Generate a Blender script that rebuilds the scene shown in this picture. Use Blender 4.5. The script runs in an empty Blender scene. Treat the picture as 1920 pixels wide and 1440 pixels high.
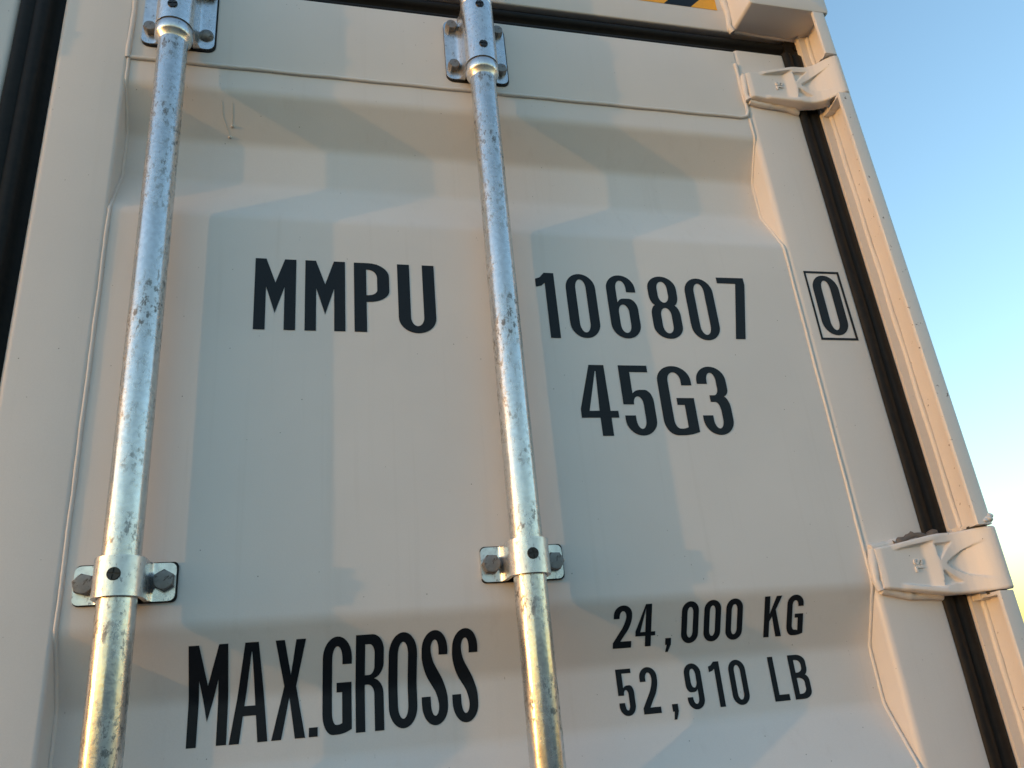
import bpy, bmesh, math, random
import numpy as np
from mathutils import Vector, Matrix
from mathutils.geometry import tessellate_polygon

random.seed(4)
scene = bpy.context.scene
COL = scene.collection
H0 = 2.07                      # height of the measuring datum (bottom of the owner code) above the ground, metres

# ------------------------------------------------------------------ camera
R = ((0.97048914, -0.22481449, -0.08723118),      # right
     (0.00851336, 0.39345403, -0.91930487),       # down
     (0.24099451, 0.89143276, 0.38375679))        # forward
cam_d = bpy.data.cameras.new('camera')
cam = bpy.data.objects.new('camera', cam_d)
COL.objects.link(cam)
m = Matrix.Identity(4)
for i in range(3):
    m[i][0] = R[0][i]
    m[i][1] = -R[1][i]
    m[i][2] = -R[2][i]
m[0][3], m[1][3], m[2][3] = 0.07266, -0.90125, -0.45684 + H0
cam.matrix_world = m
cam_d.sensor_width = 36.0
cam_d.lens = 36.0 * 1492.88 / 1920.0
cam_d.clip_start = 0.01
cam_d.clip_end = 3000.0
scene.camera = cam

# ------------------------------------------------------------------ light
SUN_DIR = Vector((-4.0, -1.0, 0.25)).normalized()       # towards the sun
SUN_EL = math.asin(SUN_DIR.z)
SUN_ROT = math.atan2(SUN_DIR.x, SUN_DIR.y)
world = bpy.data.worlds.new('World')
scene.world = world
world.use_nodes = True
nt = world.node_tree
nt.nodes.clear()
sky = nt.nodes.new('ShaderNodeTexSky')
sky.sky_type = 'NISHITA'
sky.sun_disc = False
sky.sun_elevation = SUN_EL
sky.sun_rotation = SUN_ROT
sky.air_density = 1.25
sky.dust_density = 0.5
sky.ozone_density = 2.3
bg = nt.nodes.new('ShaderNodeBackground')
bg.inputs['Strength'].default_value = 0.15
wo = nt.nodes.new('ShaderNodeOutputWorld')
nt.links.new(sky.outputs[0], bg.inputs[0])
nt.links.new(bg.outputs[0], wo.inputs[0])

sun_d = bpy.data.lights.new('sun', 'SUN')
sun_d.energy = 0.22
sun_d.angle = math.radians(0.55)
sun_d.color = (1.0, 0.52, 0.20)
sun = bpy.data.objects.new('sun', sun_d)
COL.objects.link(sun)
sun.rotation_euler = SUN_DIR.to_track_quat('Z', 'Y').to_euler()
sun.location = (-8, -2, 5)

scene.view_settings.view_transform = 'Standard'
scene.view_settings.look = 'None'
scene.view_settings.gamma = 1.0
scene.view_settings.use_curve_mapping = False
scene.view_settings.exposure = 2.3

# ------------------------------------------------------------------ materials
def node_mat(name):
    mt = bpy.data.materials.new(name)
    mt.use_nodes = True
    n = mt.node_tree
    b = n.nodes['Principled BSDF']
    return mt, n, b

def N(n, kind, **kw):
    nd = n.nodes.new(kind)
    for k, v in kw.items():
        if k in nd.inputs.keys() if hasattr(nd.inputs, 'keys') else False:
            nd.inputs[k].default_value = v
        else:
            setattr(nd, k, v)
    return nd

def noise(n, vec, scale, detail=3, rough=0.55):
    t = n.nodes.new('ShaderNodeTexNoise')
    t.inputs['Scale'].default_value = scale
    t.inputs['Detail'].default_value = detail
    t.inputs['Roughness'].default_value = rough
    n.links.new(vec, t.inputs['Vector'])
    return t.outputs['Fac']

def ramp(n, fac, a, b, ca=(0, 0, 0, 1), cb=(1, 1, 1, 1)):
    r = n.nodes.new('ShaderNodeValToRGB')
    r.color_ramp.elements[0].position = a
    r.color_ramp.elements[0].color = ca
    r.color_ramp.elements[1].position = b
    r.color_ramp.elements[1].color = cb
    n.links.new(fac, r.inputs['Fac'])
    return r.outputs['Color']

def mix(n, fac, a, b):
    mx = n.nodes.new('ShaderNodeMix')
    mx.data_type = 'RGBA'
    for s, v in ((0, fac), (6, a), (7, b)):
        if hasattr(v, 'is_output'):
            n.links.new(v, mx.inputs[s])
        else:
            mx.inputs[s].default_value = v if s == 0 else (*v, 1.0) if len(v) == 3 else v
    return mx.outputs[2]

def math_(n, op, a, b):
    md = n.nodes.new('ShaderNodeMath')
    md.operation = op
    for i, v in enumerate((a, b)):
        if hasattr(v, 'is_output'):
            n.links.new(v, md.inputs[i])
        else:
            md.inputs[i].default_value = v
    return md.outputs[0]

def objvec(n, sc=(1, 1, 1)):
    tc = n.nodes.new('ShaderNodeTexCoord')
    mp = n.nodes.new('ShaderNodeMapping')
    mp.inputs['Scale'].default_value = sc
    n.links.new(tc.outputs['Object'], mp.inputs['Vector'])
    return mp.outputs['Vector']

def bump(n, b, h, strength, dist):
    bp = n.nodes.new('ShaderNodeBump')
    bp.inputs['Strength'].default_value = strength
    bp.inputs['Distance'].default_value = dist
    n.links.new(h, bp.inputs['Height'])
    n.links.new(bp.outputs['Normal'], b.inputs['Normal'])

def paint_mat(name, col, rust=0.0, rough=0.42):
    mt, n, b = node_mat(name)
    v = objvec(n)
    big = noise(n, v, 3.2, 4)
    c = mix(n, ramp(n, big, 0.35, 0.7), tuple(x * 0.95 for x in col), tuple(min(1, x * 1.04) for x in col))
    # fine mottling
    fine = noise(n, v, 900.0, 2)
    c = mix(n, math_(n, 'MULTIPLY', ramp(n, fine, 0.3, 0.75), 0.16), c, tuple(x * 0.72 for x in col))
    # sparse dark grit stuck in the paint
    vo = n.nodes.new('ShaderNodeTexVoronoi')
    vo.inputs['Scale'].default_value = 62.0
    vo.inputs['Randomness'].default_value = 1.0
    n.links.new(v, vo.inputs['Vector'])
    spot = ramp(n, vo.outputs['Distance'], 0.028, 0.05, (1, 1, 1, 1), (0, 0, 0, 1))
    pick = ramp(n, noise(n, v, 23.0, 1), 0.42, 0.54)
    c = mix(n, math_(n, 'MULTIPLY', math_(n, 'MULTIPLY', spot, pick), 0.8), c, (0.09, 0.075, 0.06))
    # short scuffs
    vs = objvec(n, (1.0, 1.0, 0.35))
    sc = ramp(n, noise(n, vs, 120.0, 3, 0.7), 0.735, 0.78)
    c = mix(n, math_(n, 'MULTIPLY', sc, 0.5), c, (0.12, 0.10, 0.085))
    # vertical washed-down dust streaks
    vst = objvec(n, (1.0, 1.0, 0.03))
    st = ramp(n, noise(n, vst, 60.0, 3, 0.6), 0.58, 0.8)
    c = mix(n, math_(n, 'MULTIPLY', st, 0.10), c, (0.36, 0.31, 0.25))
    if rust > 0:
        rs = ramp(n, noise(n, v, 75.0, 4, 0.7), 0.66 - rust * 0.1, 0.70 - rust * 0.1)
        c = mix(n, rs, c, (0.10, 0.055, 0.035))
    n.links.new(c, b.inputs['Base Color'])
    n.links.new(ramp(n, big, 0.3, 0.75, (rough - 0.05,) * 3 + (1,), (rough + 0.08,) * 3 + (1,)), b.inputs['Roughness'])
    b.inputs['Specular IOR Level'].default_value = 0.4
    h = math_(n, 'ADD', math_(n, 'MULTIPLY', noise(n, v, 420.0, 2), 0.35), math_(n, 'MULTIPLY', noise(n, v, 9.0, 2), 6.0))
    bump(n, b, h, 0.55, 0.0004)
    return mt

CREAM = (0.73, 0.70, 0.68)
M_PAINT = paint_mat('cream container paint', CREAM)
M_WELD = paint_mat('cream paint over weld', CREAM, rough=0.36)
M_RUST = paint_mat('cream paint with rust breaks', CREAM, rust=0.05)
M_RAW = paint_mat('scabby weld spatter', (0.15, 0.125, 0.11), rust=0.5, rough=0.6)

def metal_mat(name, base, dark, rough, wear):
    mt, n, b = node_mat(name)
    v = objvec(n)
    vz = objvec(n, (1, 1, 0.55))
    patch = noise(n, vz, 22.0, 4, 0.7)
    fleck = noise(n, vz, 190.0, 5, 0.75)
    spang = noise(n, v, 170.0, 2, 0.5)
    cloud = noise(n, vz, 14.0, 3, 0.6)
    c = mix(n, ramp(n, spang, 0.38, 0.62), tuple(x * 0.86 for x in base), base)
    c = mix(n, math_(n, 'MULTIPLY', ramp(n, cloud, 0.40, 0.70), 0.30), c, tuple(x * 0.72 for x in base))
    lane = objvec(n, (1, 1, 0.06))
    scratch = ramp(n, noise(n, lane, 330.0, 3, 0.6), 0.66, 0.72)
    where = math_(n, 'MULTIPLY', ramp(n, patch, 0.40, 0.58), ramp(n, fleck, 0.54 - wear, 0.60 - wear))
    where = math_(n, 'MAXIMUM', where, math_(n, 'MULTIPLY', scratch, math_(n, 'MULTIPLY', ramp(n, cloud, 0.5, 0.7), 0.5)))
    c = mix(n, math_(n, 'MULTIPLY', where, 0.8), c, dark)
    n.links.new(c, b.inputs['Base Color'])
    b.inputs['Metallic'].default_value = 0.9
    r = math_(n, 'ADD', math_(n, 'MULTIPLY', ramp(n, patch, 0.35, 0.7), 0.18), rough)
    r = math_(n, 'ADD', r, math_(n, 'MULTIPLY', where, 0.22))
    n.links.new(r, b.inputs['Roughness'])
    h = math_(n, 'ADD', math_(n, 'MULTIPLY', spang, 0.6), math_(n, 'MULTIPLY', fleck, 0.6))
    h = math_(n, 'ADD', h, math_(n, 'MULTIPLY', noise(n, vz, 30.0, 2), 2.2))
    bump(n, b, h, 0.25, 0.0006)
    return mt

M_GALV = metal_mat('galvanised steel', (0.70, 0.69, 0.68), (0.12, 0.12, 0.12), 0.18, 0.02)
M_PLATE = metal_mat('bright zinc plate', (0.78, 0.785, 0.79), (0.22, 0.22, 0.23), 0.20, -0.03)
M_BOLT = metal_mat('dull zinc bolt', (0.30, 0.29, 0.285), (0.13, 0.115, 0.10), 0.45, 0.0)

def plain(name, col, rough, spec=0.5, nscale=0.0, nstr=0.2, col2=None):
    mt, n, b = node_mat(name)
    v = objvec(n)
    f = noise(n, v, nscale or 40.0, 4, 0.6)
    c = mix(n, ramp(n, f, 0.35, 0.7), col, col2 or tuple(x * 1.25 for x in col))
    n.links.new(c, b.inputs['Base Color'])
    b.inputs['Roughness'].default_value = rough
    b.inputs['Specular IOR Level'].default_value = spec
    bump(n, b, f, nstr, 0.0005)
    return mt

M_INK = plain('dark navy print', (0.008, 0.0105, 0.015), 0.42, 0.25, 300.0, 0.05)
M_RUBBER = plain('black rubber', (0.008, 0.008, 0.009), 0.6, 0.22, 90.0, 0.3, (0.014, 0.013, 0.012))
M_RUN = plain('dusty paint run', (0.63, 0.60, 0.57), 0.5, 0.4, 200.0, 0.2, (0.55, 0.52, 0.49))
M_PAD = plain('black backing pad', (0.012, 0.012, 0.013), 0.7, 0.3)
M_SCREW = plain('black plastic screw', (0.014, 0.014, 0.014), 0.4, 0.5)
M_YELLOW = plain('yellow warning print', (0.90, 0.42, 0.02), 0.4, 0.4, 200.0, 0.03, (0.93, 0.45, 0.025))
M_DARK = plain('dark gap shade', (0.05, 0.045, 0.04), 0.8)  # shade of the open hinge gap, put into the pin's colour
M_WOOD = plain('plywood floor', (0.20, 0.13, 0.08), 0.8)

def ground_mat():
    mt, n, b = node_mat('dark asphalt yard')
    v = objvec(n)
    c = mix(n, ramp(n, noise(n, v, 0.25, 5), 0.35, 0.65), (0.042, 0.039, 0.036), (0.065, 0.06, 0.055))
    vo = n.nodes.new('ShaderNodeTexVoronoi')
    vo.inputs['Scale'].default_value = 28.0
    n.links.new(v, vo.inputs['Vector'])
    c = mix(n, math_(n, 'MULTIPLY', ramp(n, vo.outputs['Distance'], 0.1, 0.7), 0.5), c, (0.03, 0.028, 0.026))
    n.links.new(c, b.inputs['Base Color'])
    b.inputs['Roughness'].default_value = 0.9
    bump(n, b, vo.outputs['Distance'], 0.6, 0.02)
    return mt
M_GROUND = ground_mat()

# ------------------------------------------------------------------ mesh helpers (millimetres)
def finish(bm, name, mat, parent, loc=(0, 0, 0), angle=35, kind=None, label=None, smooth=True):
    for v in bm.verts:
        v.co *= 0.001
    me = bpy.data.meshes.new(name)
    bm.normal_update()
    bm.to_mesh(me)
    bm.free()
    for p in me.polygons:
        p.use_smooth = smooth
    if smooth:
        me.set_sharp_from_angle(angle=math.radians(angle))
    return put(name, me, mat, parent, loc, kind, label)

def put(name, me, mat, parent, loc=(0, 0, 0), kind=None, label=None):
    if mat is not None and not me.materials:
        me.materials.append(mat)
    o = bpy.data.objects.new(name, me)
    COL.objects.link(o)
    o.location = loc
    if parent is not None:
        o.parent = parent
    if kind:
        o['kind'] = kind
    if label:
        o['label'] = label
    return o

def loft(bm, rings, closed=True, caps=True):
    vr = [[bm.verts.new(p) for p in r] for r in rings]
    k = len(vr[0])
    for a, b in zip(vr[:-1], vr[1:]):
        for i in range(k if closed else k - 1):
            j = (i + 1) % k
            bm.faces.new((a[i], a[j], b[j], b[i]))
    if closed and caps:
        bm.faces.new(vr[0][::-1])
        bm.faces.new(vr[-1])
    return vr

def fix_normals(bm):
    bmesh.ops.recalc_face_normals(bm, faces=bm.faces[:])

def prism(bm, poly, axis, a, b):
    if axis == 'z':
        rings = [[(x, y, t) for x, y in poly] for t in (a, b)]
    elif axis == 'x':
        rings = [[(t, y, z) for y, z in poly] for t in (a, b)]
    else:
        rings = [[(x, t, z) for x, z in poly] for t in (a, b)]
    loft(bm, rings)

def box(bm, x0, x1, y0, y1, z0, z1):
    prism(bm, [(x0, y0), (x1, y0), (x1, y1), (x0, y1)], 'z', z0, z1)

def round_poly(pts, seg=6):
    """pts: (x, y[, rx, ry]); rounds each corner with a cubic; rx/ry are reach along x / along y"""
    out = []
    n = len(pts)
    for i in range(n):
        p = pts[i]
        x, y = p[0], p[1]
        if len(p) == 2:
            out.append((x, y))
            continue
        rx = p[2]
        ry = p[3] if len(p) > 3 else p[2]
        a, b = pts[i - 1], pts[(i + 1) % n]
        ends = []
        for q in (a, b):
            dx, dy = q[0] - x, q[1] - y
            L = math.hypot(dx, dy)
            ux, uy = dx / L, dy / L
            d = min(abs(ux) * rx + abs(uy) * ry, L * (0.5 if len(q) > 2 else 0.98))
            ends.append((ux * d, uy * d))
        (ax, ay), (bx, by) = ends
        P0 = (x + ax, y + ay)
        P3 = (x + bx, y + by)
        k = 1 - 0.5523
        P1 = (x + ax * k, y + ay * k)
        P2 = (x + bx * k, y + by * k)
        for s in range(seg + 1):
            t = s / seg
            w = ((1 - t) ** 3, 3 * t * (1 - t) ** 2, 3 * t * t * (1 - t), t ** 3)
            q = (w[0] * P0[0] + w[1] * P1[0] + w[2] * P2[0] + w[3] * P3[0],
                 w[0] * P0[1] + w[1] * P1[1] + w[2] * P2[1] + w[3] * P3[1])
            if not out or math.hypot(q[0] - out[-1][0], q[1] - out[-1][1]) > 1e-4:
                out.append(q)
    if math.hypot(out[0][0] - out[-1][0], out[0][1] - out[-1][1]) < 1e-4:
        out.pop()
    return out

def rrect(x0, x1, y0, y1, r, seg=4):
    return round_poly([(x0, y0, r), (x1, y0, r), (x1, y1, r), (x0, y1, r)], seg)

def tube(bm, path, radius, k=8, lump=0.0, step=None, squash=1.0):
    """tube along a polyline, resampled to step, with lumps (weld beads)"""
    P = [Vector(p) for p in path]
    if step:
        Q = [P[0]]
        for a, b in zip(P[:-1], P[1:]):
            L = (b - a).length
            c = max(1, int(round(L / step)))
            for i in range(1, c + 1):
                Q.append(a.lerp(b, i / c))
        P = Q
    rings = []
    ph = random.random() * 9
    prev = 0.0
    for i, p in enumerate(P):
        t = (P[min(i + 1, len(P) - 1)] - P[max(i - 1, 0)]).normalized()
        up = Vector((0, 1, 0))
        if abs(t.dot(up)) > 0.95:
            up = Vector((1, 0, 0))
        s = t.cross(up).normalized()
        u = s.cross(t).normalized()
        prev = prev * 0.6 + random.uniform(-1, 1) * 0.5
        r = radius * (1 + lump * prev)
        off = s * (radius * lump * 0.8 * math.sin(i * 0.37 + ph)) + s * (radius * lump * 0.6 * prev)
        rings.append([tuple(p + off + s * (math.cos(a) * r) + u * (math.sin(a) * r * squash))
                      for a in [2 * math.pi * j / k for j in range(k)]])
    loft(bm, rings)

# ------------------------------------------------------------------ door panel profile
BENDS = [(700, 0), (366, 0), (303, 36), (237, 36), (162, 0), (-343, 0), (-413, 36), (-482, 36), (-553, 0),
         (-1053, 0), (-1123, 36), (-1192, 36), (-1263, 0), (-1700, 0), (-2100, 0)]
_z = np.array([b[0] for b in BENDS][::-1], float)
_y = np.array([b[1] for b in BENDS][::-1], float)
_k = np.linspace(-7, 7, 15)

def panel_y(z):
    return float(np.mean(np.interp(z + _k, _z, _y)))

def panel_levels(z0, z1):
    lv = {z0, z1}
    for z, _ in BENDS:
        for d in (-8, -5.5, -3, -1, 1, 3, 5.5, 8):
            if z0 < z + d < z1:
                lv.add(z + d)
    return sorted(lv)

def drape(flat_polys, name, parent, loc, lift=0.5, y_fn=panel_y, label=None, mat=None):
    """flat_polys: list of [outer, hole, hole...] in (x, z) mm, laid on the panel"""
    bm = bmesh.new()
    for loops in flat_polys:
        vl = [[Vector((x, 0, z)) for x, z in lp] for lp in loops]
        flat = [p for lp in vl for p in lp]
        tris = tessellate_polygon([[Vector((p.x, p.z, 0)) for p in lp] for lp in vl])
        vs = [bm.verts.new(p) for p in flat]
        for t in tris:
            try:
                bm.faces.new([vs[i] for i in t])
            except ValueError:
                pass
    zs = [v.co.z for v in bm.verts]
    for lv in panel_levels(min(zs), max(zs))[1:-1]:
        bmesh.ops.bisect_plane(bm, geom=bm.verts[:] + bm.edges[:] + bm.faces[:], plane_co=(0, 0, lv), plane_no=(0, 0, 1), dist=1e-4)
    for v in bm.verts:
        v.co.y = y_fn(v.co.z) - lift
    for f in bm.faces:
        f.normal_update()
        if f.normal.y > 0:
            f.normal_flip()
    return finish(bm, name, mat or M_INK, parent, loc, label=label, angle=25)

# ------------------------------------------------------------------ glyphs, drawn as outlines in a W x H cell
def g_O(W, H, s, t):
    rz = 0.23 * H
    return [[(0, 0, W * .5, rz), (W, 0, W * .5, rz), (W, H, W * .5, rz), (0, H, W * .5, rz)],
            [(s, t, W * .5 - s, rz * .62), (W - s, t, W * .5 - s, rz * .62), (W - s, H - t, W * .5 - s, rz * .62), (s, H - t, W * .5 - s, rz * .62)]]

def g_M(W, H, s, t):
    return [[(0, 0), (s, 0), (s, .60 * H), (.5 * W, .23 * H), (W - s, .60 * H), (W - s, 0), (W, 0), (W, H), (W - s * 1.02, H), (.5 * W, .66 * H), (s * .96, H), (0, H)]]

def g_P(W, H, s, t):
    return [[(0, 0), (s, 0), (s, .428 * H), (W, .428 * H, W * .6, .17 * H), (W, H, W * .6, .2 * H), (0, H)],
            [(s, .525 * H), (W - s, .525 * H, W * .26, .08 * H), (W - s, .9 * H, W * .26, .12 * H), (s, .9 * H)]]

def g_U(W, H, s, t):
    return [[(0, 0, W * .5, .22 * H), (W, 0, W * .5, .22 * H), (W, H), (W - s, H), (W - s, t, W * .5 - s, .13 * H), (s, t, W * .5 - s, .13 * H), (s, H), (0, H)]]

def g_1(W, H, s, t):
    return [[(W - s, 0), (W, 0), (W, H), (W - s * 1.0, H), (.25 * W, .925 * H), (0, .90 * H), (0, .775 * H), (.3 * W, .795 * H), (W - s, .84 * H)]]

def g_6(W, H, s, t):
    rz = .22 * H
    return [[(0, 0, W * .5, rz), (W, 0, W * .5, rz), (W, .625 * H, W * .5, .17 * H), (s * 1.35, .625 * H, W * .12, 0), (s, .565 * H),
             (s, H - t, W * .5 - s, .13 * H), (W - s, H - t, W * .5 - s, .13 * H), (W - s, .73 * H), (W, .73 * H), (W, H, W * .5, rz), (0, H, W * .5, rz)],
            [(s, t, W * .5 - s, .13 * H), (W - s, t, W * .5 - s, .13 * H), (W - s, .53 * H, W * .5 - s, .13 * H), (s, .53 * H, W * .5 - s, .13 * H)]]

def g_9(W, H, s, t):
    return [[(W - p[0], H - p[1]) + tuple(p[2:]) for p in lp] for lp in g_6(W, H, s, t)]

def g_8(W, H, s, t):
    rz = .2 * H
    n = .16 * W
    i = W * .5 - s
    return [[(0, 0, W * .5, rz), (W, 0, W * .5, rz), (W, .50 * H, W * .3, .13 * H), (W - n, .53 * H), (W, .56 * H, W * .3, .13 * H), (W, H, W * .5, rz), (0, H, W * .5, rz),
             (0, .56 * H, W * .3, .13 * H), (n, .53 * H), (0, .50 * H, W * .3, .13 * H)],
            [(s, t, i, .12 * H), (W - s, t, i, .12 * H), (W - s, .487 * H, i, .12 * H), (s, .487 * H, i, .12 * H)],
            [(s, .573 * H, i, .12 * H), (W - s, .573 * H, i, .12 * H), (W - s, H - t, i, .12 * H), (s, H - t, i, .12 * H)]]

def g_7(W, H, s, t):
    return [[(W * .6, 0), (W * .6 + s, 0), (W, .89 * H), (W, H), (0, H), (0, .90 * H), (W * .67, .90 * H)]]

def g_4(W, H, s, t):
    a, b = W * .79 - s, W * .79
    return [[(a, 0), (b, 0), (b, .25 * H), (W, .25 * H), (W, .345 * H), (b, .345 * H), (b, H), (a + .2 * s - .25 * s, H), (0, .37 * H), (0, .25 * H), (a, .25 * H)],
            [(a, .345 * H), (.24 * W, .345 * H), (a, .90 * H)]]

def g_4d(W, H, s, t):          # wide-topped form used in the size code
    a, b = W * .79 - s, W * .79
    return [[(a, 0), (b, 0), (b, .25 * H), (W, .25 * H), (W, .345 * H), (b, .345 * H), (b - .02 * W, H), (.36 * W, H), (0, .37 * H), (0, .25 * H), (a, .25 * H)],
            [(a, .345 * H), (.23 * W, .345 * H), (.52 * W - .5, .91 * H), (.52 * W + .5, .91 * H)]]

def g_5(W, H, s, t):
    i = W * .5 - s
    return [[(0, .436 * H), (s, .436 * H), (s, .55 * H, i, .09 * H), (W - s, .55 * H, i, .12 * H), (W - s, t, i, .13 * H), (s, t, i, .13 * H), (s, .28 * H), (0, .28 * H),
             (0, 0, W * .5, .22 * H), (W, 0, W * .5, .22 * H), (W, .645 * H, W * .45, .18 * H), (s * 1.4, .645 * H, W * .12, 0), (s, .595 * H), (s, .903 * H), (.94 * W, .903 * H), (.94 * W, H), (0, H)]]

def g_G(W, H, s, t):
    i = W * .5 - s
    return [[(W, .715 * H), (W, H, W * .5, .22 * H), (0, H, W * .5, .22 * H), (0, 0, W * .5, .22 * H), (W * .72, 0, W * .2, .02 * H), (W, .045 * H), (W, .53 * H), (W * .48, .53 * H),
             (W * .48, .43 * H), (W - s, .43 * H), (W - s, .115 * H), (W * .62, t, W * .1, .02 * H), (s, t, i, .13 * H), (s, H - t, i, .13 * H), (W - s, H - t, i, .13 * H), (W - s, .715 * H)]]

def g_3(W, H, s, t):
    i = W * .5 - s
    return [[(0, .28 * H), (0, 0, W * .5, .22 * H), (W, 0, W * .5, .22 * H), (W, .52 * H, W * .25, .14 * H), (.84 * W, .555 * H), (W, .585 * H, W * .16, .07 * H), (W, H, W * .5, .22 * H),
             (0, H, W * .5, .22 * H), (0, .74 * H), (s, .74 * H), (s, H - t, i, .12 * H), (W - s, H - t, i, .12 * H), (W - s, .572 * H, i, .1 * H), (.35 * W, .572 * H),
             (.35 * W, .475 * H), (W - s, .475 * H, i, .14 * H), (W - s, t, i, .13 * H), (s, t, i, .13 * H), (s, .28 * H)]]

def g_2(W, H, s, t):
    i = W * .5 - s
    return [[(0, 0), (W, 0), (W, t * 1.15), (.40 * W, t * 1.15), (W, .55 * H, W * .2, .17 * H), (W, H, W * .5, .22 * H), (0, H, W * .5, .22 * H), (0, .69 * H), (s, .69 * H),
             (s, H - t, i, .13 * H), (W - s, H - t, i, .13 * H), (W - s, .60 * H, W * .2, .17 * H), (0, .13 * H)]]

def g_A(W, H, s, t):
    return [[(0, 0), (s, 0), (.335 * W, .27 * H), (.68 * W, .27 * H), (W - s, 0), (W, 0), (.735 * W, H), (.38 * W, H)],
            [(.365 * W, .37 * H), (.655 * W, .37 * H), (.565 * W, .905 * H), (.545 * W, .905 * H)]]

def g_X(W, H, s, t):
    return [[(0, 0), (s, 0), (.51 * W, .425 * H), (W - s * 1.05, 0), (W, 0), (.71 * W, .53 * H), (W, H), (W - s, H), (.55 * W, .645 * H), (s * 1.25, H), (.09 * W, H), (.355 * W, .54 * H)]]

def g_dot(W, H, s, t):
    return [[(0, 0), (W, 0), (W, H * .095), (0, H * .095)]]

def g_R(W, H, s, t):
    return [[(0, 0), (s, 0), (s, .487 * H), (W - s, .487 * H, W * .25, .10 * H), (W - s, 0), (W, 0), (W, .52 * H, W * .3, .13 * H), (.66 * W, .547 * H), (W, .575 * H, W * .38, .13 * H), (W, H, W * .42, .17 * H), (0, H)],
            [(s, .585 * H), (W - s, .585 * H, W * .2, .09 * H), (W - s, H - t, W * .2, .10 * H), (s, H - t)]]

def g_S(W, H, s, t):
    i = W * .5 - s
    return [[(0, .305 * H), (0, 0, W * .5, .22 * H), (W, 0, W * .5, .22 * H), (W, .40 * H, 0.25 * W, .13 * H), (s, .72 * H, .1 * W, .10 * H), (s, H - t, i, .13 * H), (W - s, H - t, i, .13 * H),
             (W - s, .74 * H), (W, .74 * H), (W, H, W * .5, .22 * H), (0, H, W * .5, .22 * H), (0, .62 * H, .25 * W, .13 * H), (W - s, .30 * H, .1 * W, .10 * H), (W - s, t, i, .13 * H), (s, t, i, .13 * H), (s, .305 * H)]]

def g_comma(W, H, s, t):
    return [[(0, .16 * H), (0, 0), (.28 * W, 0), (0.05 * W, -.17 * H), (.52 * W, -.17 * H), (W, .0), (W, .16 * H)]]

def g_K(W, H, s, t):
    return [[(0, 0), (s, 0), (s, .38 * H), (.44 * W, .50 * H), (W - s * 1.05, 0), (W, 0), (.64 * W, .665 * H), (.97 * W, H), (.66 * W, H), (s, .56 * H), (s, H), (0, H)]]

def g_L(W, H, s, t):
    return [[(0, 0), (W, 0), (W, t * 1.2), (s, t * 1.2), (s, H), (0, H)]]

def g_B(W, H, s, t):
    return [[(0, 0), (W, 0, W * .5, .18 * H), (W, .51 * H, W * .38, .13 * H), (.80 * W, .54 * H), (W * .97, .57 * H, W * .3, .13 * H), (W * .97, H, W * .5, .18 * H), (0, H)],
            [(s, t), (W - s, t, W * .3, .12 * H), (W - s, .475 * H, W * .3, .12 * H), (s, .475 * H)],
            [(s, .595 * H), (W * .97 - s, .595 * H, W * .3, .11 * H), (W * .97 - s, H - t, W * .3, .11 * H), (s, H - t)]]

def text(items, z0, z1, s, t):
    out = []
    for fn, x0, x1, *rest in items:
        a, b = (rest[0], rest[1]) if len(rest) >= 2 else (z0, z1)
        for_loops = [round_poly(lp, 9) for lp in fn(x1 - x0, b - a, s, t)]
        out.append([[(x0 + x, a + z) for x, z in lp] for lp in for_loops])
    return out

# ================================================================== setting: ground
gm = bpy.data.meshes.new('ground')
gb = bmesh.new()
gv = [gb.verts.new(p) for p in ((-900, -900, 0), (900, -900, 0), (900, 900, 0), (-900, 900, 0))]
gb.faces.new(gv)
gb.to_mesh(gm)
gb.free()
ground = put('ground', gm, M_GROUND, None, kind='structure')

# ================================================================== the container
CX = -288.0                       # middle of the door end, mm
ROOT = Vector((CX / 1000, 5.85, 0.0))
cont = bpy.data.objects.new('shipping_container', None)
COL.objects.link(cont)
cont.location = ROOT
cont['label'] = 'cream high cube shipping container with closed doors, galvanised locking bars and black lettering'
cont['category'] = 'shipping container'
L1 = Vector((0, 0, H0)) - ROOT     # offset for parts whose mesh is in datum millimetres
Z_TOP, Z_BOT = 715.0, -2064.0
DOOR_TOP, DOOR_BOT = 551.0, -1930.0
SHEAR = -0.009                     # the post stands a little out of plumb

def sh(z):
    return SHEAR * (z + 255.0)

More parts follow.
